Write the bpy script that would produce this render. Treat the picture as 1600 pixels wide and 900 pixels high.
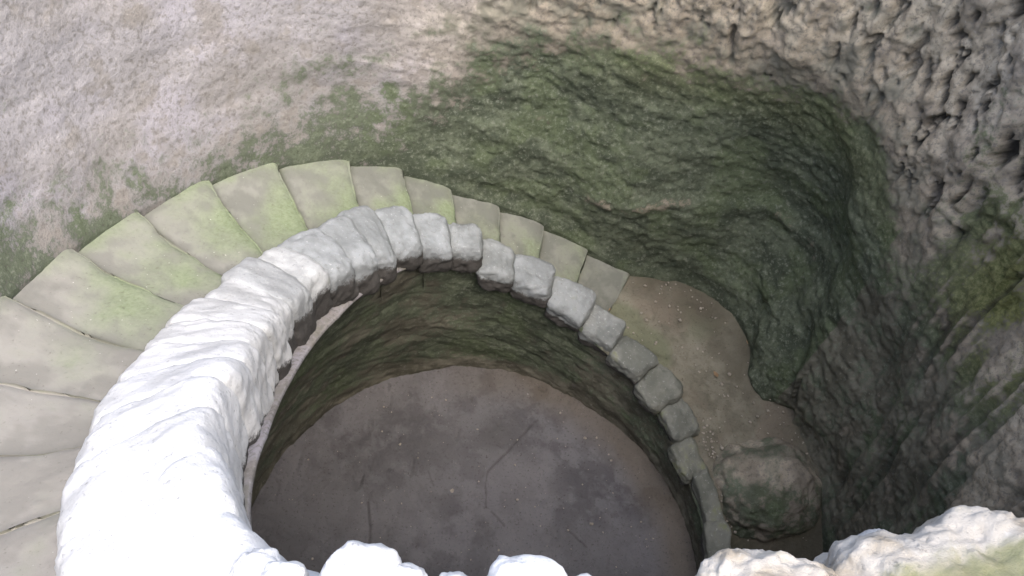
import bpy, math
import numpy as np
from mathutils import Matrix, Vector

# ------------------------------------------------------------------ camera, world, sun, exposure
scene = bpy.context.scene
for o in list(bpy.data.objects):
    bpy.data.objects.remove(o)
R = math.radians
CAM = np.array([-0.043, -1.845, 5.5])
PIT, ROL, FPX = R(54), R(8), 1400.0
_f = np.array([0, math.cos(PIT), -math.sin(PIT)])
_r0 = np.array([1., 0, 0]); _u0 = np.cross(_r0, _f)
_r = _r0*math.cos(ROL)+_u0*math.sin(ROL); _u = _u0*math.cos(ROL)-_r0*math.sin(ROL)
cd = bpy.data.cameras.new('camera'); cd.sensor_width = 36; cd.lens = FPX/1600*36
cd.clip_start = 0.05; cd.clip_end = 500
cam = bpy.data.objects.new('camera', cd); scene.collection.objects.link(cam)
M = Matrix(((_r[0], _u[0], -_f[0], CAM[0]), (_r[1], _u[1], -_f[1], CAM[1]), (_r[2], _u[2], -_f[2], CAM[2]), (0, 0, 0, 1)))
cam.matrix_world = M
scene.camera = cam

SUN_EL, SUN_AZ = 62.0, -58.0          # azimuth from +x, counter-clockwise
world = bpy.data.worlds.new('World'); scene.world = world; world.use_nodes = True
wn = world.node_tree.nodes; wl = world.node_tree.links
bg = wn['Background']; sky = wn.new('ShaderNodeTexSky'); sky.sky_type = 'NISHITA'; sky.sun_disc = False
sky.sun_elevation = R(SUN_EL); sky.sun_rotation = R(90-SUN_AZ)
sky.air_density = 1.0; sky.dust_density = 4.2; sky.ozone_density = 0.6
wl.new(sky.outputs[0], bg.inputs[0]); bg.inputs[1].default_value = 0.15
sd = bpy.data.lights.new('sun', 'SUN'); sd.energy = 0.95; sd.angle = R(70); sd.color = (1, .99, .97)
so = bpy.data.objects.new('sun', sd); scene.collection.objects.link(so)
sdir = Vector((math.cos(R(SUN_EL))*math.cos(R(SUN_AZ)), math.cos(R(SUN_EL))*math.sin(R(SUN_AZ)), math.sin(R(SUN_EL))))
so.rotation_euler = sdir.to_track_quat('Z', 'Y').to_euler(); so.location = sdir*20
scene.view_settings.view_transform = 'Standard'; scene.view_settings.look = 'None'
scene.view_settings.gamma = 1; scene.view_settings.use_curve_mapping = False
scene.view_settings.exposure = 1.62
scene.render.engine = 'CYCLES'
scene.cycles.max_bounces = 4; scene.cycles.diffuse_bounces = 4

# ------------------------------------------------------------------ noise (numpy)
def _h(ix, iy, iz, s):
    n = (ix.astype(np.int64)*374761393 + iy.astype(np.int64)*668265263 + iz.astype(np.int64)*2147483647 + s*1274126177) & 0xffffffff
    n = ((n ^ (n >> 13))*1274126177) & 0xffffffff
    n = ((n ^ (n >> 16))*2246822519) & 0xffffffff
    return ((n ^ (n >> 15)) & 0xffffff).astype(np.float64)/0xffffff
def vn(P, s=0):
    P = np.asarray(P, float); i = np.floor(P); f = P-i; i = i.astype(np.int64)
    f = f*f*f*(f*(f*6-15)+10); x, y, z = i[..., 0], i[..., 1], i[..., 2]; u, v, w = f[..., 0], f[..., 1], f[..., 2]
    def L(a, b, t): return a+(b-a)*t
    c = lambda a, b, d: _h(x+a, y+b, z+d, s)
    return L(L(L(c(0,0,0), c(1,0,0), u), L(c(0,1,0), c(1,1,0), u), v), L(L(c(0,0,1), c(1,0,1), u), L(c(0,1,1), c(1,1,1), u), v), w)*2-1
def fbm(P, sc, oc=4, s=0, g=.5, l=2.03):
    P = np.asarray(P, float)*sc; a = 1.; t = 0; n = 0
    for k in range(oc):
        t = t+a*vn(P+k*17.3, s+k); n += a; a *= g; P = P*l
    return t/n
def ridge(P, sc, oc=4, s=0, g=.5):
    P = np.asarray(P, float)*sc; a = 1.; t = 0; n = 0
    for k in range(oc):
        t = t+a*(1-2*np.abs(vn(P+k*11.7, s+k))); n += a; a *= g; P = P*2.1
    return t/n
def sm(a, b, x):
    t = np.clip((x-a)/(b-a), 0, 1); return t*t*(3-2*t)
def ip(tab):
    k = sorted(tab); X = np.array(k, float); Y = np.array([tab[i] for i in k], float)
    # smooth (pchip-like via dense cosine-free box filter)
    xs = np.linspace(X[0], X[-1], 800); ys = np.interp(xs, X, Y); w = 15
    yp = np.concatenate([np.full(w, ys[0])+(np.arange(-w, 0))*(ys[1]-ys[0]), ys, np.full(w, ys[-1])+(np.arange(1, w+1))*(ys[-1]-ys[-2])])
    ys = np.convolve(yp, np.ones(2*w+1)/(2*w+1), 'valid')
    return lambda t: np.interp(t, xs, ys)

# ------------------------------------------------------------------ mesh helpers
COL = scene.collection
def mesh_obj(name, V, F, mat=None, parent=None, attrs=None, smooth=True, noise=True):
    V = np.asarray(V, np.float32).reshape(-1, 3); F = np.asarray(F, np.int32)
    me = bpy.data.meshes.new(name); nf, k = F.shape
    me.vertices.add(len(V)); me.vertices.foreach_set('co', V.ravel())
    me.loops.add(nf*k); me.loops.foreach_set('vertex_index', F.ravel())
    me.polygons.add(nf); me.polygons.foreach_set('loop_start', np.arange(0, nf*k, k, dtype=np.int32))
    me.polygons.foreach_set('loop_total', np.full(nf, k, np.int32))
    me.polygons.foreach_set('use_smooth', np.full(nf, smooth, bool))
    me.update(calc_edges=True); me.validate()
    if noise:
        attrs = dict(attrs or {}); W = V.astype(float)+np.asarray(noise if noise is not True else (0, 0, 0), float)
        attrs['na'] = .5+.75*fbm(W, 1.4, 4, 901, .55); attrs['nb'] = .5+.75*fbm(W, 3.4, 4, 911, .6); attrs['nc'] = .5+.75*fbm(W, 8, 5, 921, .65)
    for a, d in (attrs or {}).items():
        at = me.attributes.new(a, 'FLOAT', 'POINT'); at.data.foreach_set('value', np.asarray(d, np.float32).ravel())
    if mat: me.materials.append(mat)
    o = bpy.data.objects.new(name, me); COL.objects.link(o)
    if parent: o.parent = parent
    return o
def grid_faces(nu, nv, flip=False, off=0):
    i = np.arange(nu-1)[:, None]*nv+np.arange(nv-1)[None]
    F = np.stack([i, i+1, i+nv+1, i+nv], -1).reshape(-1, 4)+off
    return F[:, ::-1] if flip else F
def tag(o, label=None, cat=None, group=None, kind=None):
    for k, v in (('label', label), ('category', cat), ('group', group), ('kind', kind)):
        if v: o[k] = v
    return o
def empty(name, loc=(0, 0, 0)):
    o = bpy.data.objects.new(name, None); o.location = loc; o.empty_display_size = .1; COL.objects.link(o); return o
def cubesphere(n, p, scale):
    """rounded block: surface of a cube cut n x n per side, rounded with exponent p; returns V (unit), F"""
    key = {}; V = []; F = []
    g = np.linspace(-1, 1, n+1)
    def vid(a):
        k = tuple(np.round(a, 5))
        if k not in key: key[k] = len(V); V.append(a)
        return key[k]
    for ax in range(3):
        for sg in (-1, 1):
            for i in range(n):
                for j in range(n):
                    q = []
                    for di, dj in ((0, 0), (1, 0), (1, 1), (0, 1)):
                        a = [0, 0, 0]; a[ax] = sg; a[(ax+1) % 3] = g[i+di]; a[(ax+2) % 3] = g[j+dj]; q.append(vid(a))
                    F.append(q if sg > 0 else q[::-1])
    return np.array(V, float), np.array(F)
_CS = {}
def cs(n):
    if n not in _CS: _CS[n] = cubesphere(n, 0, 1)
    return _CS[n]
def rounded(n, p):
    V, F = cs(n); d = (np.abs(V)**p).sum(1)**(1/p); return V/d[:, None], F
def ray(px, py):
    d = _f+_r*(px-800)/FPX-_u*(py-450)/FPX; return d
def at_z(px, py, z):
    d = ray(px, py); return CAM+d*((z-CAM[2])/d[2])

# ------------------------------------------------------------------ materials
def mat(name): 
    m = bpy.data.materials.new(name); m.use_nodes = True; return m
class NT:
    def __init__(s, m):
        s.t = m.node_tree; s.n = s.t.nodes; s.l = s.t.links; s.b = s.n['Principled BSDF']
        s.b.inputs['Specular IOR Level'].default_value = .25
        s.co = s.n.new('ShaderNodeNewGeometry').outputs['Position']
    def link(s, a, b): s.l.new(a, b)
    def noise(s, sc, det=6, rough=.6, dist=0, vec=None):
        n = s.n.new('ShaderNodeTexNoise'); n.inputs['Scale'].default_value = sc; n.inputs['Detail'].default_value = det
        n.inputs['Roughness'].default_value = rough; n.inputs['Distortion'].default_value = dist
        s.link(vec if vec is not None else s.co, n.inputs['Vector']); return n.outputs['Fac']
    def voro(s, sc, feat='F1', vec=None):
        n = s.n.new('ShaderNodeTexVoronoi'); n.feature = feat; n.inputs['Scale'].default_value = sc
        s.link(vec if vec is not None else s.co, n.inputs['Vector']); return n.outputs['Distance']
    def stretch(s, k, rot=(0, 0, 0)):
        n = s.n.new('ShaderNodeMapping'); n.inputs['Scale'].default_value = k; n.inputs['Rotation'].default_value = rot
        s.link(s.co, n.inputs['Vector']); return n.outputs[0]
    def attr(s, a):
        n = s.n.new('ShaderNodeAttribute'); n.attribute_name = a; return n.outputs['Fac']
    def m(s, op, a, b=None, c=None, clamp=False):
        n = s.n.new('ShaderNodeMath'); n.operation = op; n.use_clamp = clamp
        for i, v in enumerate((a, b, c)):
            if v is None: continue
            if isinstance(v, (int, float)): n.inputs[i].default_value = v
            else: s.link(v, n.inputs[i])
        return n.outputs[0]
    def ss(s, x, a, b):
        n = s.n.new('ShaderNodeMapRange'); n.interpolation_type = 'SMOOTHSTEP'
        n.inputs['From Min'].default_value = a; n.inputs['From Max'].default_value = b; s.link(x, n.inputs['Value']); return n.outputs[0]
    def mix(s, f, a, b, mode='MIX'):
        n = s.n.new('ShaderNodeMix'); n.data_type = 'RGBA'; n.blend_type = mode
        if isinstance(f, (int, float)): n.inputs[0].default_value = f
        else: s.link(f, n.inputs[0])
        for i, v in ((6, a), (7, b)):
            if isinstance(v, tuple): n.inputs[i].default_value = (*v, 1)
            else: s.link(v, n.inputs[i])
        return n.outputs[2]
    def bump(s, *hs):
        prev = None
        for h, st, d in hs:
            b = s.n.new('ShaderNodeBump'); b.inputs['Strength'].default_value = st; b.inputs['Distance'].default_value = d
            s.link(h, b.inputs['Height'])
            if prev is not None: s.link(prev, b.inputs['Normal'])
            prev = b.outputs[0]
        s.link(prev, s.b.inputs['Normal'])
    def out(s, col, rough=.9):
        s.link(col, s.b.inputs['Base Color']); s.b.inputs['Roughness'].default_value = rough

def rock_material(name='rock_wall_material'):
    m = mat(name); t = NT(m)
    na, nb, mid = t.attr('na'), t.attr('nb'), t.attr('nc'); fine = t.noise(42, 4, .75); vf = t.noise(190, 1, .6)
    dry = t.mix(t.ss(na, .35, .65), (.268, .254, .248), (.305, .293, .298))
    dry = t.mix(t.m('MULTIPLY', t.ss(nb, .35, .8), .8), dry, (.325, .312, .34))
    dry = t.mix(t.attr('beige'), dry, t.mix(t.ss(mid, .3, .7), (.34, .295, .225), (.46, .41, .32)))
    dry = t.mix(t.m('MULTIPLY', t.ss(mid, .45, .2), .5), dry, (.20, .18, .15))
    dry = t.mix(t.m('MULTIPLY', t.ss(fine, .52, .34), .7), dry, (.15, .14, .125))
    dry = t.mix(t.m('MULTIPLY', t.ss(fine, .58, .74), .45), dry, (.52, .50, .48))
    damp_dark = t.mix(t.ss(mid, .3, .7), (.095, .092, .070), (.19, .182, .145))
    damp_dark = t.mix(t.m('MULTIPLY', t.ss(fine, .54, .7), .5), damp_dark, (.30, .28, .24))
    mossc = t.mix(t.ss(mid, .25, .75), (.052, .064, .044), (.104, .122, .084))
    mossc = t.mix(t.m('MULTIPLY', t.ss(nb, .5, .8), .7), mossc, (.088, .112, .062))
    mossc = t.mix(t.m('MULTIPLY', t.ss(fine, .52, .66), .6), mossc, (.20, .215, .172))
    mossc = t.mix(t.m('MULTIPLY', t.ss(fine, .46, .34), .6), mossc, (.028, .032, .02))
    mossc = t.mix(t.m('MULTIPLY', t.attr('yel'), .75), mossc, t.mix(t.ss(fine, .35, .65), (.085, .095, .03), (.20, .205, .085)))
    mm = t.m('ADD', t.attr('moss'), t.m('MULTIPLY', t.m('SUBTRACT', mid, .5), .75))
    mm = t.m('ADD', mm, t.m('MULTIPLY', t.m('SUBTRACT', fine, .5), 1.1))
    col = t.mix(t.ss(t.m('ADD', t.attr('damp_dark'), t.m('MULTIPLY', t.m('SUBTRACT', mid, .5), .8)), .3, .7), dry, damp_dark)
    col = t.mix(t.ss(mm, .36, .70), col, mossc)
    col = t.mix(t.attr('crack_dark'), col, (.035, .03, .024))
    t.out(col, .92)
    t.bump((fine, .55, .012), (vf, .35, .004))
    return m

def stone_material(name='parapet_stone_material', w1=(.56, .565, .56), w2=(.68, .685, .68), g1=(.12, .15, .06), g2=(.29, .29, .17)):
    m = mat(name); t = NT(m)
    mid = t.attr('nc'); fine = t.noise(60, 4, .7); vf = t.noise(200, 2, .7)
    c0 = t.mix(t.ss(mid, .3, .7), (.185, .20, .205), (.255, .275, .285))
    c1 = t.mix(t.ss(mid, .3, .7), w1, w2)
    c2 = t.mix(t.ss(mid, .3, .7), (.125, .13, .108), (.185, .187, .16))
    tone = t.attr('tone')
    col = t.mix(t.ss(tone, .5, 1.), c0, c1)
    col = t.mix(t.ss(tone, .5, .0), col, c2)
    col = t.mix(t.m('MULTIPLY', t.ss(fine, .58, .74), .4), col, (.60, .61, .60))
    col = t.mix(t.m('MULTIPLY', t.ss(fine, .42, .3), .5), col, (.12, .12, .11))
    mo = t.m('ADD', t.attr('moss'), t.m('MULTIPLY', t.m('SUBTRACT', mid, .5), 1.0))
    col = t.mix(t.m('MULTIPLY', t.ss(mo, .4, .75), .85), col, t.mix(fine, g1, g2))
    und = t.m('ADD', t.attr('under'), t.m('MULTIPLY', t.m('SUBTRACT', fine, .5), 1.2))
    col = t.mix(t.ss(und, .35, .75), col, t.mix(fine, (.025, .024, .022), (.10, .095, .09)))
    t.out(col, .88)
    t.bump((fine, .45, .010), (vf, .35, .003))
    return m

def step_material():
    m = mat('step_material'); t = NT(m)
    nb, mid = t.attr('nb'), t.attr('nc'); fine = t.noise(55, 4, .7)
    base = t.mix(t.ss(mid, .3, .7), (.152, .158, .138), (.205, .21, .185))
    base = t.mix(t.m('MULTIPLY', t.attr('pale'), .8), base, t.mix(t.ss(mid, .3, .7), (.31, .295, .275), (.38, .36, .34)))
    mo = t.m('ADD', t.attr('moss'), t.m('MULTIPLY', t.m('SUBTRACT', mid, .5), .55))
    mo = t.m('ADD', mo, t.m('MULTIPLY', t.m('SUBTRACT', nb, .5), .5))
    base = t.mix(t.m('MULTIPLY', t.ss(mo, .15, 1.05), .85), base, t.mix(t.ss(fine, .3, .7), (.155, .20, .105), (.225, .27, .165)))
    base = t.mix(t.m('MULTIPLY', t.ss(fine, .40, .28), .5), base, (.12, .11, .09))
    base = t.mix(t.m('MULTIPLY', t.ss(t.noise(80, 1, .5), .77, .81), .6), base, (.6, .6, .56))
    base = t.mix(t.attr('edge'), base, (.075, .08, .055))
    t.out(base, .9); t.bump((fine, .35, .006))
    return m

def dirt_material():
    m = mat('landing_dirt_material'); t = NT(m)
    na, nb, mid = t.attr('na'), t.attr('nb'), t.attr('nc'); fine = t.noise(55, 4, .75)
    c = t.mix(t.ss(mid, .3, .7), (.16, .148, .113), (.225, .211, .165))
    c = t.mix(t.m('MULTIPLY', t.ss(nb, .5, .75), .8), c, (.205, .176, .138))
    c = t.mix(t.m('MULTIPLY', t.ss(na, .55, .75), .7), c, (.165, .18, .115))
    c = t.mix(t.m('MULTIPLY', t.ss(fine, .44, .3), .7), c, (.075, .06, .045))
    c = t.mix(t.m('MULTIPLY', t.ss(fine, .62, .74), .6), c, (.34, .31, .24))
    c = t.mix(t.attr('damp_dark'), c, (.08, .072, .052))
    t.out(c, .95); t.bump((fine, .7, .014)); return m

def floor_material():
    m = mat('floor_material'); t = NT(m)
    na, nb, mid = t.attr('na'), t.attr('nb'), t.attr('nc'); fine = t.noise(60, 4, .75)
    c = t.mix(t.ss(mid, .3, .7), (.103, .099, .104), (.165, .159, .167))
    c = t.mix(t.m('MULTIPLY', t.ss(na, .35, .8), .8), c, (.182, .175, .18))
    c = t.mix(t.m('MULTIPLY', t.ss(nb, .55, .2), .3), c, (.115, .11, .11))
    c = t.mix(t.attr('damp_dark'), c, (.08, .078, .076))
    c = t.mix(t.attr('rim'), c, (.15, .12, .08))
    c = t.mix(t.m('MULTIPLY', t.ss(fine, .45, .3), .7), c, (.055, .05, .046))
    c = t.mix(t.m('MULTIPLY', t.ss(t.noise(46, 3, .7), .66, .76), .6), c, (.36, .345, .345))
    c = t.mix(t.attr('crack_dark'), c, (.035, .03, .028))
    t.out(c, .85); t.bump((fine, .85, .014)); return m

def simple_material(name, a, b, sc=30, rough=.9, bs=.4):
    m = mat(name); t = NT(m); n = t.noise(sc, 6, .7); t.out(t.mix(t.ss(n, .35, .65), a, b), rough); t.bump((n, bs, .01)); return m

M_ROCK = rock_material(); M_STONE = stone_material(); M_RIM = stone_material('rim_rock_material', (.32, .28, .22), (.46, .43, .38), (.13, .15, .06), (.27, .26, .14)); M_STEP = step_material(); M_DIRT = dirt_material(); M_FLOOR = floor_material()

# ------------------------------------------------------------------ plan of the well: curves over the angle (degrees, 0 = right, 90 = far, 180 = left, 270 = near)
KA = {242: -3, 230: -2, 218: -1, 206: 0, 195: 1, 182: 2, 170: 3, 158.5: 4, 147.5: 5, 135.5: 6, 124: 7, 114: 8, 105: 9, 96: 10, 86.5: 11, 77.7: 12, 69: 13}
RISE = .1625
z_stair = ip({**{a: 2.75-RISE*k for a, k in KA.items()}, 266: 3.55, 300: 3.7, 55: .55, 36: .45, 15: .36, -20: .33, -75: .33})
z_par = ip({-25: .40, 0: .42, 15: .45, 25: .47, 36: .52, 44.6: .65, 55: .75, 66: .86, 77: 1.04, 85: 1.14, 94.4: 1.27, 103: 1.44, 113: 1.62, 124: 1.80, 135.5: 1.97, 147.5: 2.12, 158.5: 2.27, 170: 2.43, 182: 2.61, 195: 2.81, 206: 3.02, 215: 3.2, 225: 3.36, 235: 3.5, 248: 3.61, 260: 3.64, 318: 3.64, 324: 3.0, 330: .5, 340: .40})
r_out = ip({-25: 1.47, 0: 1.44, 25: 1.47, 36: 1.53, 60: 1.55, 112: 1.56, 122: 1.53, 135: 1.46, 150: 1.37, 166: 1.29, 180: 1.27, 190: 1.29, 205: 1.36, 215: 1.41, 225: 1.55, 235: 1.65, 245: 1.72, 262: 1.78, 320: 1.75})
r_in = ip({-25: 1.31, 0: 1.30, 25: 1.32, 40: 1.32, 60: 1.33, 85: 1.33, 105: 1.32, 115: 1.27, 125: 1.18, 135: 1.10, 150: 1.02, 166: .95, 180: .92, 190: .92, 205: .95, 215: 1.00, 225: 1.08, 240: 1.24, 252: 1.30, 262: 1.28, 320: 1.28})
r_wall = ip({-75: 2.3, -60: 2.3, -40: 2.25, -20: 2.18, 0: 2.12, 15: 2.13, 30: 2.14, 40: 2.22, 50: 2.32, 60: 2.24, 70: 2.17, 78: 2.15, 96: 2.07, 105: 2.06, 122: 2.09, 140: 2.1, 160: 2.04, 180: 2.07, 200: 2.12, 225: 2.2, 250: 2.3})
R_FLOOR = 1.42; FC = (-.07, -.02)

# ------------------------------------------------------------------ ground beyond the well
def build_ground():
    th = np.linspace(0, 360, 181); rs = np.array([0, .3, .8, 1.6, 3, 6, 12, 25, 50, 90, 140.])
    V = np.zeros((len(th), len(rs), 3))
    for i, t in enumerate(th):
        # inner rim: behind the outer wall's crest, or the standing place on the near side
        tw = t if t <= 250 else t-360
        r0 = (float(r_wall(tw))+.75) if -60 <= tw <= 250 else 1.75
        n = float(sm(-70, -50, tw)*(1-sm(235, 252, tw)))
        r0 = 1.74+(r0-1.74)*n
        zz = 3.62+1.6*n*(1-.35*float(sm(100, 200, tw)))
        rr = r0+rs; V[i, :, 0] = rr*math.cos(R(t)); V[i, :, 1] = rr*math.sin(R(t)); V[i, :, 2] = zz+(4.6-zz)*sm(3, 20, rs)
    P = V.reshape(-1, 3); V[..., 2] += (fbm(P, .7, 3, 5)*.08).reshape(V.shape[:2])*sm(.2, 2, rs)[None]
    o = mesh_obj('ground', V, grid_faces(len(th), len(rs)), simple_material('ground_material', (.10, .09, .05), (.17, .16, .09), 4))
    tag(o, kind='structure')
build_ground()

# ------------------------------------------------------------------ outer rock wall
MOSSLINE = ip({-75: 1.2, -60: 1.3, -20: 1.6, 0: 1.9, 10: 2.3, 20: 2.5, 32: 2.2, 35: 2.27, 42: 2.42, 48: 2.47, 55: 2.50, 59: 2.27, 61: 2.27, 65: 2.36, 70: 2.40, 78: 2.39, 87: 2.40, 96: 2.34, 105: 2.08, 115: 1.98, 130: 2.08, 143: 2.06, 154: 2.10, 165: 2.40, 180: 2.68, 200: 2.95, 250: 3.4})
def build_wall():
    nu, nv = 1150, 400
    th = np.linspace(252, -75, nu)[:, None]; s = np.linspace(0, 1, nv)[None, :]
    zb = z_stair(th)-.45; zt = 5.15-.5*sm(120, 200, th)+.15*np.sin(th*.11)
    z = zb+(zt-zb)*s; th = th+0*z
    base = z_stair(th)
    h = z-base
    lean = .06+.20*sm(100, 170, th)+.07*sm(60, 100, th)
    r = r_wall(th)+lean*np.clip(h, 0, 3)*.55
    # right side closes over as it rises (unseen overhang, shaped to shade this side)
    r -= .10*sm(75, 40, th)*np.clip(z-3.3, 0, 2)**1.5
    # foot of the wall flares over the outer ends of the lower treads
    foot = .07*sm(118, 96, th)*sm(56, 74, th)+.02
    r -= foot*np.exp(-np.clip(h, 0, 9)/.16)
    T = np.radians(th); Q0 = np.stack([r*np.cos(T), r*np.sin(T), z], -1).reshape(-1, 3)
    # swelling below the crease, creased recess at about 56 degrees, pointed niche on its right
    r -= .09*np.exp(-((th-74)/10)**2)*np.exp(-((z-1.35)/.4)**2)
    r += .05*np.exp(-((th-57-1.5*np.sin(z*4))/6)**2)*sm(2.5, 1.7, z)
    thw = th+4*fbm(Q0, 1.6, 3, 77).reshape(nu, nv); th0 = th; th = thw
    apex = np.where(th > 55, 1., np.clip(1-((55-th)/25)**1.7, 0, 1)**.75)
    niche = sm(-.12, .30, (2.5*apex+0*z)-z+.25*(th < 55)*(apex < .3))*sm(86, 50, th)*sm(27, 35, th)
    r += .06*niche+.14*np.exp(-((th0-50)/9)**2)*np.exp(-((z-1.55)/.5)**2); th = th0
    # rolled crest
    r += .8*np.clip((s-.93)/.07, 0, 1)**2
    LW = fbm(Q0, 4, 4, 79).reshape(nu, nv)*1.6
    # lumps of rock swelling from the foot of the wall beside the landing
    for a_, z_, wa, wz, am_ in ((43.5, .75, 5.5, .30, .15), (35.5, .62, 4.5, .32, .13), (39.5, .48, 3.2, .14, .13), (29, .95, 4, .40, .05)):
        e_ = np.exp(-((th+LW*3.2-a_)/wa)**2-((z+LW*.13-z_)/wz)**2); r -= am_*.9*e_
    # a ledge of harder rock stands proud low on the far right
    zl = 1.24+(78-th)*.006+.03*np.sin(th*.5)
    led = np.exp(-((z-zl)/.07)**2)*sm(84, 76, th)*sm(40, 50, th); r -= .03*led+.04*sm(zl+.08, zl-.2, z)*sm(84, 70, th)*sm(44, 58, th)
    # smooth buttress and fluted pale rib in the upper right
    butt = np.exp(-((th-58+z*1.2-3.4)/2.2)**2)*sm(2.35, 2.7, z); r -= .07*butt
    rib = np.exp(-((th-33)/3.5)**2)*sm(2.5, 2.8, z); r -= .09*rib
    T = np.radians(th)
    P = np.stack([r*np.cos(T), r*np.sin(T), z], -1)
    Q = P.reshape(-1, 3)
    # spiral tool marks run along the wall, dipping with the stair
    arc = (th*.0367); 
    flow = np.stack([arc*1.1+z*.25, (z-base*.75)*5.5, r*0+3], -1).reshape(-1, 3)
    diag = np.stack([(arc*1.0-z*.10)*15.0, (arc*.1+z)*.8, r*0+7], -1).reshape(-1, 3)
    right = sm(34, 18, th); up = sm(-.15, .35, z-MOSSLINE(th))*sm(112, 74, th)*sm(10, 26, th)
    d = fbm(Q, .9, 3, 1)*.09+fbm(Q, 3.2, 4, 2)*(.008+.008*sm(125, 90, th.ravel()))
    d = d.reshape(nu, nv)
    tool = fbm(flow, 1.6, 4, 9).reshape(nu, nv)
    diag = diag+.35*np.stack([fbm(Q, 1.4, 3, 22), 0*Q[:, 0], 0*Q[:, 0]], -1)*2; dg = ridge(diag, 1, 3, 21, .5).reshape(nu, nv)
    d = d+tool*(.005+.014*sm(130, 95, th))*(1-right)+dg*.026*right
    pit = ridge(Q*np.array([1, 1, .32])+.05*np.stack([fbm(Q, 5, 2, 32), fbm(Q, 5, 2, 33), fbm(Q, 5, 2, 34)], -1), 14, 4, 31, .62).reshape(nu, nv)
    pit2 = fbm(Q*np.array([1, 1, .35]), 20, 3, 41, .6).reshape(nu, nv)
    upb = up*(1-.85*np.clip(butt, 0, 1))
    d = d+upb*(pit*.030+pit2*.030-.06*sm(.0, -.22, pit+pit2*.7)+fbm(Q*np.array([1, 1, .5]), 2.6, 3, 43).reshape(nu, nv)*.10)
    fine = fbm(Q, 22, 4, 51, .65).reshape(nu, nv)
    d = d+fine*(.0055+.013*sm(125, 90, th))
    nearbase = sm(-.05, .22, h); d = d*(.25+.75*nearbase)
    r2 = r-d
    V = np.stack([r2*np.cos(T), r2*np.sin(T), z+tool*.01], -1)
    wob = fbm(Q, 2.4, 4, 61).reshape(nu, nv); wob2 = fbm(Q, 1., 3, 71).reshape(nu, nv)
    soft = .16+.14*sm(62, 72, th)+.40*sm(90, 125, th)
    moss = .5+.5*np.clip((MOSSLINE(th)+wob*.12-z)/soft, -1, 1)
    moss = moss*(1-.45*sm(115, 150, th)*sm(.18, .5, h))
    moss = np.where(th < 34, np.maximum(moss*(.6+.5*wob2), .44+.4*wob), moss)
    dampm = np.clip(.55+.6*(MOSSLINE(th)+.1-z), 0, 1)*sm(125, 95, th)
    dampm = np.maximum(dampm, .62*right*sm(2.75, 2.2, z)); dampm = dampm*(1-.6*led)-.25*right*sm(.0, .5, dg); moss = moss-.35*led*(wob > -.2)-.2*right*sm(.05, .5, dg); moss = np.maximum(moss, .75*np.exp(-((th-19)/9)**2)*np.exp(-((z-2.55)/.35)**2)+.3*wob)
    crack_dark = np.clip(upb*sm(.02, -.20, pit+pit2*.7), 0, 1)*.9*sm(-.25, .25, fbm(Q, 1.7, 2, 45).reshape(nu, nv)+.25*sm(2.5, 3.1, z))+right*sm(-.1, -.5, dg)*.6  # pits darkened in colour to supply crevice shading the frontal light lacks
    beige = np.clip(sm(122, 84, th)*(1-.2*rib), 0, 1)
    o = mesh_obj('rock_wall', V, grid_faces(nu, nv), M_ROCK, attrs={'moss': moss, 'damp_dark': dampm, 'crack_dark': np.clip(crack_dark, 0, 1), 'beige': beige, 'yel': np.exp(-((th-15)/10)**2)*np.exp(-((z-2.55)/.45)**2)+.35*sm(95, 70, th)*sm(1.9, 2.3, z)})
    tag(o, 'tall curved rock-cut wall, mossy at its foot, circling outside the spiral stair', 'wall')
build_wall()

# ------------------------------------------------------------------ inner shaft wall (below the parapet stones)
def build_shaft():
    nu, nv = 800, 130
    th = np.linspace(338, -22, nu)[:, None]; s = np.linspace(0, 1, nv)[None]
    top = z_par(th)-np.interp(th, [60, 100, 125, 150, 215], [.07, .15, .2, .30, .50]); z = -.08+(top+.08)*s; th = th+0*z
    T = np.radians(th); rl = r_in(th)+np.interp(th, [40, 75, 95, 115, 130, 150, 215, 235], [.05, .05, .06, .06, .02, -.015, -.01, .03])
    q = np.clip(z/top, 0, 1)
    fx = FC[0]*np.cos(T)+FC[1]*np.sin(T); rf = R_FLOOR+fx
    r = rf+(rl-rf)*(q**1.6)
    lip = np.exp(-((top-z-.02)/.022)**2)  # lip gets a paler colour, painting in the light it catches
    P = np.stack([r*np.cos(T), r*np.sin(T), z], -1).reshape(-1, 3)
    flow = np.stack([th*.025+z*.3, (z-z_stair(th)*.55)*6, z*0], -1).reshape(-1, 3)
    d = fbm(P, 2, 3, 3)*.03+fbm(flow, 1.5, 4, 13)*.013+fbm(P, 14, 4, 23, .6)*.012
    d = d.reshape(nu, nv)*sm(1, .93, q)+lip*.03
    r2 = r-d*np.where(q > .9, 1, 1)
    # closing shelf under the stones
    V = np.stack([r2*np.cos(T), r2*np.sin(T), z], -1)
    rs = np.concatenate([r2[:, -1:]+.06, np.maximum(r_out(th[:, -1:])-.07, r2[:, -1:]+.08)], 1); Vs = np.stack([rs*np.cos(T[:, :2]), rs*np.sin(T[:, :2]), z[:, -1:]+0*rs], -1)
    V = np.concatenate([V, Vs], 1); n2 = nv+2
    pad = lambda a: np.concatenate([a, a[:, -1:], a[:, -1:]], 1)
    wob = fbm(P, 3, 4, 33).reshape(nu, nv)
    moss = np.clip(.62+.5*wob, 0, 1)*np.maximum(sm(1.0, .93, q), sm(135, 105, th))*sm(0, .25, z)
    o = mesh_obj('shaft_wall', V, grid_faces(nu, n2), M_ROCK, attrs={'moss': pad(moss), 'damp_dark': pad(np.clip(.9-1.2*lip*sm(110, 135, th), 0, 1)), 'crack_dark': pad(sm(.07, 0, z)*.5), 'beige': pad(z*0)})  # wall colour darkens in a narrow band along the floor
    tag(o, 'dark mossy inner wall of the round shaft beneath the parapet stones', 'wall')
build_shaft()

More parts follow.
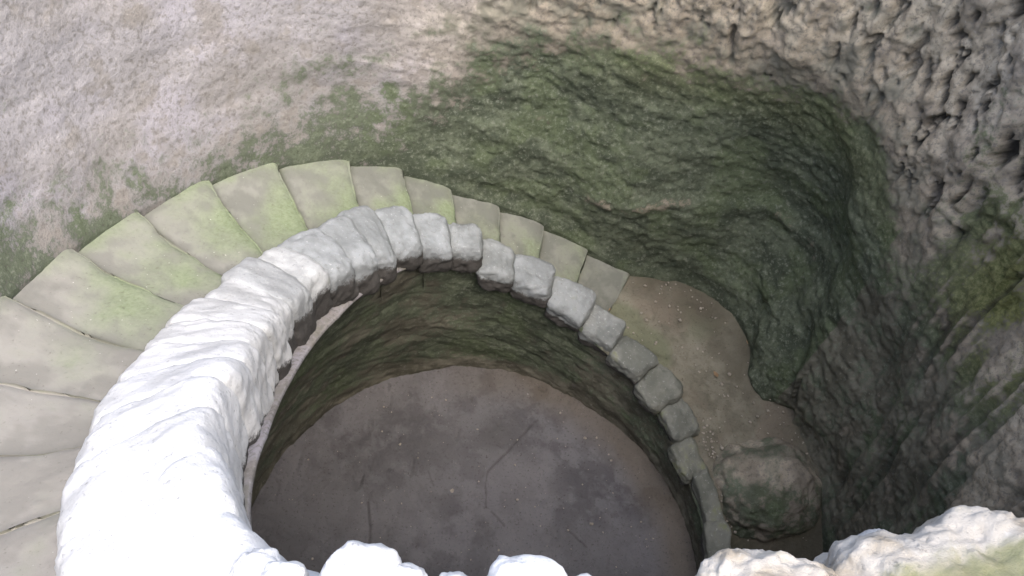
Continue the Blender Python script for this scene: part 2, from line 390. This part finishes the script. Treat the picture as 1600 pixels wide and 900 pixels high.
# ------------------------------------------------------------------ floor of the shaft
def seg(P, pts):
    D = np.full(len(P), 9.)
    for a, b in zip(pts[:-1], pts[1:]):
        a = np.array(a); b = np.array(b); ab = b-a; t = np.clip(((P-a)@ab)/(ab@ab), 0, 1); D = np.minimum(D, np.linalg.norm(P-(a+t[:, None]*ab), axis=1))
    return D
def build_floor():
    n = 420; L = 1.62
    g = np.linspace(-L, L, n); X, Y = np.meshgrid(g+FC[0], g+FC[1], indexing='ij'); P = np.stack([X, Y], -1).reshape(-1, 2); P3 = np.c_[P, 0*P[:, 0]]
    rad = np.hypot(P[:, 0]-FC[0], P[:, 1]-FC[1])
    z = fbm(P3, 1.5, 4, 7)*.02+fbm(P3, 9, 4, 17)*.008+fbm(P3, 26, 3, 18)*.009-.012*sm(.45, .8, fbm(P3*np.array([1, .45, 1]), 15, 2, 19))
    fl = lambda *q: [tuple(at_z(a, b, 0)[:2]) for a, b in q]
    Pw = P+np.c_[fbm(P3, 9, 3, 27), fbm(P3, 9, 3, 28)]*.012
    c1 = seg(Pw, fl((840, 655), (812, 685), (785, 712), (762, 735))); c2 = seg(Pw, fl((762, 735), (759, 765), (758, 792))); c3 = seg(Pw, fl((574, 785), (578, 815), (577, 850)))
    c4 = seg(Pw, fl((768, 798), (788, 822))); c5 = seg(Pw, fl((885, 825), (915, 855))); c6 = seg(Pw, fl((668, 738), (678, 758)))
    ck = .45*np.clip(sm(.010, .003, c1)+.8*sm(.008, .002, c2)+sm(.012, .004, c3)+.8*sm(.009, .003, c4)+.8*sm(.01, .003, c5)+.6*sm(.009, .003, c6), 0, 1)
    z = z-ck*.016
    rim = sm(1.12, 1.36, rad)*(1+.8*fbm(P3, 3, 3, 37)); z += sm(1.2, 1.45, rad)*.03
    dm = sm(-.3, .7, fbm(P3, 1.6, 4, 57)+.35*sm(.2, -.9, P[:, 0]))
    damp_dark = np.clip(dm*.28+.5*np.exp(-((np.hypot(P[:, 0]-at_z(775, 680, 0)[0], P[:, 1]-at_z(775, 680, 0)[1]))/.12)**2), 0, 1)  # darker on the left side and in one round patch
    o = mesh_obj('shaft_floor', np.c_[P, z], grid_faces(n, n, True), M_FLOOR, attrs={'damp_dark': damp_dark, 'crack_dark': ck, 'rim': np.clip(rim, 0, 1)*.55*sm(-.7, .3, P[:, 0])})
    tag(o, kind='structure')
build_floor()

# ------------------------------------------------------------------ landing of trodden earth at the foot of the stair
def z_land(th, r):
    return np.interp(th, [-75, -20, 0, 7, 14, 20, 36, 50, 62, 70, 74], [.08, .10, .12, .14, .32, .43, .46, .50, .56, .60, .60])+.10*np.clip(r-1.8, 0, 1)
def build_landing():
    nu, nv = 420, 150
    th = np.linspace(73, -60, nu)[:, None]; r = (r_in(th)+.10)+(2.55-r_in(th)-.10)*np.linspace(0, 1, nv)[None]; th = th+0*r; T = np.radians(th)
    P = np.stack([r*np.cos(T), r*np.sin(T), 0*r], -1).reshape(-1, 3)
    z = z_land(th, r)+(fbm(P, 2.5, 4, 8)*.05+fbm(P, 9, 4, 18)*.022).reshape(nu, nv)
    o = mesh_obj('landing', np.stack([r*np.cos(T), r*np.sin(T), z], -1), grid_faces(nu, nv), M_DIRT, attrs={'damp_dark': np.clip(sm(24, 4, th)*.75+.6*sm(1.9, 2.2, r)+.5*fbm(P, 3.3, 4, 48).reshape(nu, nv), 0, .9)})  # darker towards the lower end and the wall foot
    tag(o, kind='structure')
build_landing()

# ------------------------------------------------------------------ spiral staircase: one step, one part
def build_stairs():
    root = empty('spiral_staircase', (0, 1.8, 0)); tag(root, 'worn stone spiral staircase descending between rock wall and stepped parapet', 'staircase')
    # angle of each tread's downhill edge at the wall and at the parapet
    ED = {-6: (276, 276), -5: (264, 264), -4: (252, 252), -3: (240, 241), -2: (228, 230), -1: (216, 218.5), 0: (204.2, 207.3), 1: (191.8, 197.8), 2: (179.6, 184.8), 3: (168.7, 172.1), 4: (157.2, 160.4),
          5: (145.3, 149.4), 6: (133.7, 137.6), 7: (122.5, 125.7), 8: (113.1, 114.7), 9: (104.8, 105), 10: (96.1, 95.6), 11: (87.1, 86.2), 12: (78, 77.4), 13: (69, 68)}
    ks = sorted(ED)
    rng = np.random.default_rng(4)
    for i in range(1, len(ks)):
        k = ks[i]; (o1, i1), (o0, i0) = ED[ks[i-1]], ED[k]; a1, a0 = (o1+i1)/2, (o0+i0)/2
        zt = 2.75-RISE*k
        nu, nv = 44, 70
        # profile across the tread: riser foot, riser top, rounded nosing, tread to the back
        rr = np.linspace(float(r_in((a0+a1)/2))+.10, float(r_wall(a0))+.30, nv)
        da = (a1-a0)
        u = np.concatenate([np.full(6, 0.), np.linspace(0, 1.12, nu)])
        zz = np.concatenate([np.linspace(-.30, -.022, 6), np.zeros(nu)])
        U, RR = np.meshgrid(u, rr, indexing='ij'); Z = np.meshgrid(zz, rr, indexing='ij')[0]
        edge_w = .018*fbm(np.stack([RR*5, 0*RR+i*3.1, 0*RR], -1), 1, 4, 160)+.012*math.sin(i*1.7)*np.sin(RR*4+i)
        w_ = np.clip((RR-1.5)/.55, -.6, 1.4); A0 = i0+(o0-i0)*w_; A1 = i1+(o1-i1)*w_
        thd = A0+U*(A1-A0)+np.degrees(edge_w/RR)*(1-np.clip(U, 0, 1)); T = np.radians(thd)
        P = np.stack([RR*np.cos(T), RR*np.sin(T), Z+zt], -1); Q = P.reshape(-1, 3)
        tread = (np.arange(len(u)) >= 6)[:, None]
        nose = np.exp(-U*da*.0175*RR/.022)
        wear = .02*np.exp(-((RR-1.75)/.22)**2)*np.exp(-U*1.2)
        n1 = (fbm(Q, 5, 4, 100+i)*.012+fbm(Q, 18, 3, 130+i)*.004).reshape(U.shape)
        P[..., 2] += np.where(tread, n1-nose*.022-wear+np.clip(U, 0, 1)*.095, 0)
        push = np.where(tread, 0, fbm(Q, 8, 3, 150+i).reshape(U.shape)*.012)
        P[..., 0] += push*np.sin(T); P[..., 1] -= push*np.cos(T)
        g = .62 if -1 < k < 13 else .25
        amt = np.interp(k, [-3, 1, 3, 5, 8, 10, 12, 13], [.0, .25, .75, .95, .92, .75, .45, .3])
        w1 = fbm(Q, 3.1, 3, 170+i).reshape(U.shape)
        mo = amt*(1.15-.75*U)*np.exp(-((RR-1.66)/.36)**2)+.35*w1
        mo = np.where(tread, mo, .4)
        wl_ = sm(float(r_wall(a0))-.14, float(r_wall(a0))+.02, RR); mo = np.clip(mo+wl_*.5, 0, 1)
        pale = np.full(U.shape, float(np.interp(k, [-3, 2, 6, 9], [1, .6, .15, 0])))
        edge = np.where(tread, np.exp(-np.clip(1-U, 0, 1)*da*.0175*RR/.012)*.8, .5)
        o = mesh_obj('step', P, grid_faces(len(u), nv, True), M_STEP, root, {'moss': mo, 'pale': pale, 'edge': edge})
        o.location = (0, -1.8, 0)
build_stairs()

# ------------------------------------------------------------------ parapet: one stone, one part
def add_stone(root, a1, a0, ri, ro, zt, h, p, seed, tone, moss, n=18, rough=.012, tilt=0., slope=0., lump=.05, follow=False):
    V, F = rounded(n, p); ac = R((a0+a1)/2); rc = (ri+ro)/2; half = R(a1-a0)/2
    lp = fbm(V*1.3+seed*7.1, 1.0, 3, seed)
    Vn = V*(1+lump*lp[:, None])
    t = ac+Vn[:, 0]*half; r = rc+Vn[:, 1]*(ro-ri)/2; z = zt-h/2+Vn[:, 2]*h/2
    z = z+Vn[:, 0]*tilt+Vn[:, 1]*slope
    if follow:
        td = np.degrees(t); fi, fo = r_in(td), r_out(td); r = (fi+fo)/2+Vn[:, 1]*(fo-fi+(ro-ri)-float(r_out(math.degrees(ac))-r_in(math.degrees(ac))))/2
        z = z_par(td)+zt-h/2+Vn[:, 2]*h/2+Vn[:, 1]*slope
    P = np.stack([r*np.cos(t), r*np.sin(t), z], -1)
    nn = P-P.mean(0); nn /= np.linalg.norm(nn, axis=1)[:, None]
    P = P+nn*(fbm(P, 11, 4, seed+3)*rough*1.6+fbm(P, 40, 3, seed+5)*rough*.6)[:, None]
    crust = float(np.interp(math.degrees(ac), [60, 85, 100, 160, 178, 195], [0, .3, .75, .7, .1, -.4])); under = np.clip(sm(.1+crust, -.5+crust*.6, V[:, 2])*sm(.3, -.5, V[:, 1])+sm(-.35, -.8, V[:, 2])*(crust > -.1), 0, 1)  # lower faces darkened: painted shade underneath, black crust on inner sides
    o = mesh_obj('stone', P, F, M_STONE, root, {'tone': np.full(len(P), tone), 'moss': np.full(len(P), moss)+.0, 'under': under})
    o.location = tuple(-x for x in root.location)
    return o
def build_parapet():
    root = empty('stone_parapet', (0, 1.3, 0)); tag(root, 'stepped parapet of rounded stone blocks curling along the inner edge of the stair', 'parapet')
    rng = np.random.default_rng(11)
    B = [317, 306, 295, 284, 273, 262, 251, 241, 232, 223.5, 215, 206, 196.5, 187, 177.5, 168, 158.5, 149.5, 140.5, 132, 124.5, 117, 108.5, 100, 91.5, 82, 72, 62, 52.5, 44, 35, 25.5, 12.5, 1, -12, -24]
    for i in range(len(B)-1):
        a1, a0 = B[i], B[i+1]; am = (a0+a1)/2
        ri, ro = float(r_in(am)), float(r_out(am)); zt = float(z_par(am))+.01
        low = am < 60
        h = float(np.interp(am, [50, 80, 100, 120, 150, 180, 200], [.14, .19, .21, .26, .36, .52, .60]))
        tone = float(np.interp(am, [0, 40, 80, 110, 140, 175, 200], [.0, .1, .36, .46, .56, .80, 1.]))+rng.uniform(-.08, .08)  # higher stones whiter: partly drier stone, partly glare painted into the colour
        if am > 160:      # close-set, worn into one ramp
            e1, e0 = a1+rng.uniform(2., 3.), a0-rng.uniform(1., 2.); zt = rng.uniform(-.007, .007)+.015-(.07 if am > 262 else 0)
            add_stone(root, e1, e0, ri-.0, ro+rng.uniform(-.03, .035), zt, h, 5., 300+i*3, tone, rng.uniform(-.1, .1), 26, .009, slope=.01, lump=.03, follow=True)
        else:
            j1, j0 = rng.uniform(-.4, .9), rng.uniform(-.4, .6)
            e1, e0 = a1+(1.8 if am > 120 else .4)+j1, a0-(.9 if am > 120 else .1)-j0
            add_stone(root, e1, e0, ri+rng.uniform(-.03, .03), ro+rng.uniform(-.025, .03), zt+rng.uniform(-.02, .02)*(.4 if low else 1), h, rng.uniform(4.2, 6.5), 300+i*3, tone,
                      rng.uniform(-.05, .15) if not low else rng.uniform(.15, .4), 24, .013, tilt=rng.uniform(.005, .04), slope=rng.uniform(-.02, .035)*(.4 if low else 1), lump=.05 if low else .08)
    # loose cobbles bedded along the near crest
    for j, (px, py, w, hh, z0) in enumerate([(402, 838, 70, 50, 3.60), (440, 862, 75, 60, 3.66), (560, 848, 128, 110, 3.70), (632, 866, 60, 80, 3.72), (703, 880, 70, 70, 3.75), (815, 868, 125, 110, 3.78), (905, 886, 60, 70, 3.80), (490, 884, 50, 50, 3.68)]):
        c = at_z(px, py+hh*.62+34, z0); dist = np.linalg.norm(c-CAM); sc = dist/FPX
        V, F = rounded(16, 2.8); lump = fbm(V*1.2+j*5.3, 1, 3, 500+j)
        P = V*(1+.14*lump[:, None])*np.array([w*.5*sc*1.02, hh*.62*sc*1.25, hh*.62*sc])+c
        nn = P-c; nn /= np.linalg.norm(nn, axis=1)[:, None]
        P = P+nn*(fbm(P, 30, 4, 520+j, .7)*.012)[:, None]
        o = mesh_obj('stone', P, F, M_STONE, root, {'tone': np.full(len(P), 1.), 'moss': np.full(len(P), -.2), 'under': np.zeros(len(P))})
        o.location = (0, -1.3, 0)
build_parapet()

# ------------------------------------------------------------------ boulders and rocks
def rock(name, c, size, seed, material, attrs, label, cat, p=2.6, n=40, lumps=.16, rough=.02, rotz=0, group=None, clip_to=None):
    V, F = rounded(n, p); l1 = fbm(V*1.1+seed, 1, 3, seed); l2 = ridge(V*1.6+seed, 1, 3, seed+2)
    D = V*(1+lumps*l1+lumps*.4*l2)[:, None]*np.array(size)/2
    ca, sa = math.cos(rotz), math.sin(rotz); D = np.stack([D[:, 0]*ca-D[:, 1]*sa, D[:, 0]*sa+D[:, 1]*ca, D[:, 2]], -1)
    nn = D/np.linalg.norm(D, axis=1)[:, None]
    D = D+nn*(fbm(D+seed, 9, 5, seed+4, .6)*rough*2)[:, None]
    a = {k: (v(V) if callable(v) else np.full(len(V), v)) for k, v in attrs.items()}
    o = mesh_obj(name, D, F, material, None, a); o.location = c
    return tag(o, label, cat, group)
# big rounded boulder on the landing
c = at_z(1205, 742, .50)
rock('boulder', (c[0], c[1], .26), (.72, .66, .64), 61, M_ROCK, {'moss': lambda V: .34+.28*sm(.2, -.7, V[:, 1]), 'damp_dark': .45, 'crack_dark': lambda V: sm(.25, .6, ridge(V*1.4+61, 1, 2, 88))*.3, 'beige': .9},
     'rounded mossy brown boulder bedded at the lower end of the earth landing', 'boulder', 2.35, 48, .15, .018, .4)
# pale rocks on the near rim, in front
c = at_z(1212, 962, 3.86)
rock('rim_rock', (c[0], c[1], 3.77), (.29, .24, .28), 91, M_RIM, {'tone': 1., 'moss': lambda V: .15+.35*sm(.5, -.3, V[:, 1]), 'under': 0.}, 'smaller rough white rock on the near rim, bottom edge, right of centre', 'rock', 3., 40, .14, .022)
c = at_z(1535, 965, 3.82)
rock('rim_rock', (c[0], c[1], 3.69), (.62, .42, .44), 97, M_RIM, {'tone': 1., 'moss': lambda V: .1+.7*sm(.75, .2, V[:, 1]), 'under': 0}, 'large pale rock with moss in the near right corner', 'rock', 3., 60, .12, .022, .35)

# ------------------------------------------------------------------ small things: pebbles, leaves, gravel
M_PEB = simple_material('pebble_material', (.26, .23, .19), (.40, .36, .31), 60)
M_PINK = simple_material('pink_stone_material', (.33, .22, .18), (.42, .31, .26), 60)
M_LEAF = simple_material('leaf_material', (.20, .13, .08), (.30, .20, .11), 80, .7)
def land_at(px, py):
    z = .5
    for _ in range(8):
        c = at_z(px, py, z); z = float(z_land(math.degrees(math.atan2(c[1], c[0])), math.hypot(c[0], c[1])))+.01
    return c[0], c[1], z
def pebble(px, py, size, sd_, material, label, group):
    V, F = rounded(5, 2.6); V = V*(1+.3*fbm(V+sd_, 1.2, 2, sd_))[:, None]*np.array([size, size*.75, size*.55])/2
    a = sd_*1.3; V = np.stack([V[:, 0]*math.cos(a)-V[:, 1]*math.sin(a), V[:, 0]*math.sin(a)+V[:, 1]*math.cos(a), V[:, 2]], -1)
    o = mesh_obj('pebble', V, F, material, noise=False); x, y, z = land_at(px, py); o.location = (x, y, z+size*.12); tag(o, label, 'stone', group)
pebble(1135, 745, .05, 3, M_PINK, 'larger of two pinkish stones between parapet and boulder', 'pink stones by the boulder')
pebble(1146, 759, .036, 5, M_PINK, 'smaller of two pinkish stones between parapet and boulder', 'pink stones by the boulder')
def leaf(px, py, size, rot, label):
    t = np.linspace(0, 1, 9); w = np.sin(np.pi*t**.8)*.28
    V = np.concatenate([np.stack([t-.5, s_*w, .10*np.abs(s_)*w+.08*(t-.5)**2+.02*np.sin(t*9)], -1) for s_ in (-1, 0, 1)])*size
    V = np.concatenate([V, V-np.array([0, 0, .0012])])
    F = []
    for o_ in (0, 27):
        for i in range(8):
            for k in (0, 9): F.append([o_+k+i, o_+k+i+1, o_+k+9+i+1, o_+k+9+i])
    c_, s2 = math.cos(rot), math.sin(rot); V = np.stack([V[:, 0]*c_-V[:, 1]*s2, V[:, 0]*s2+V[:, 1]*c_, V[:, 2]], -1)
    o = mesh_obj('fallen_leaf', V, F, M_LEAF, noise=False); x, y, z = land_at(px, py); o.location = (x, y, z+.006); tag(o, label, 'leaf', 'dry leaves on the landing')
leaf(930, 467, .06, -.8, 'orange dry leaf against the parapet at the foot of the stair')
leaf(950, 484, .04, .4, 'small brown dry leaf just below the orange leaf beside the parapet')
leaf(1170, 533, .06, 1.2, 'dry yellowish leaf at the wall foot on the landing')
leaf(1118, 585, .05, 2.2, 'dry reddish leaf in the middle of the landing')
def gravel():
    rng = np.random.default_rng(77); V0, F0 = rounded(2, 2.4); Vs = []; Fs = []; n = 0
    def put(x, y, z, sz):
        nonlocal n
        V = V0*(1+.35*rng.normal(size=(len(V0), 1))*.5)*sz*np.array([1, rng.uniform(.6, 1), .6]); a = rng.uniform(0, 6.3)
        V = np.stack([V[:, 0]*math.cos(a)-V[:, 1]*math.sin(a), V[:, 0]*math.sin(a)+V[:, 1]*math.cos(a), V[:, 2]], -1)+np.array([x, y, z]); Vs.append(V); Fs.append(F0+n); n += len(V)
    for _ in range(420):          # grit gathers along the parapet and the wall foot
        th = rng.uniform(5, 72); e = rng.random()
        r = float(r_out(th))+abs(rng.normal(0, .06))+.02 if e < .55 else (float(r_wall(th))-abs(rng.normal(0, .12)) if e < .75 else rng.uniform(1.6, 2.1))
        put(r*math.cos(R(th)), r*math.sin(R(th)), float(z_land(th, r))+.004, rng.uniform(.003, .010))
    for px, py in [(1010, 500), (1046, 478), (1095, 482), (1118, 497), (1063, 500), (1090, 545), (1002, 489), (1072, 620), (1083, 636), (1100, 668), (1128, 700), (1060, 592), (1140, 585), (1128, 600)]:
        put(*land_at(px, py), rng.uniform(.009, .015))
    for _ in range(260):
        th = rng.uniform(0, 360); r = 1.38*math.sqrt(rng.random()); put(FC[0]+r*math.cos(R(th)), FC[1]+r*math.sin(R(th)), .004, min(.016, .002+rng.exponential(.0028)))
    tag(mesh_obj('gravel', np.concatenate(Vs), np.concatenate(Fs), M_PEB, noise=False), 'fine grit strewn over the earth landing and shaft floor', 'gravel', kind='stuff')
gravel()
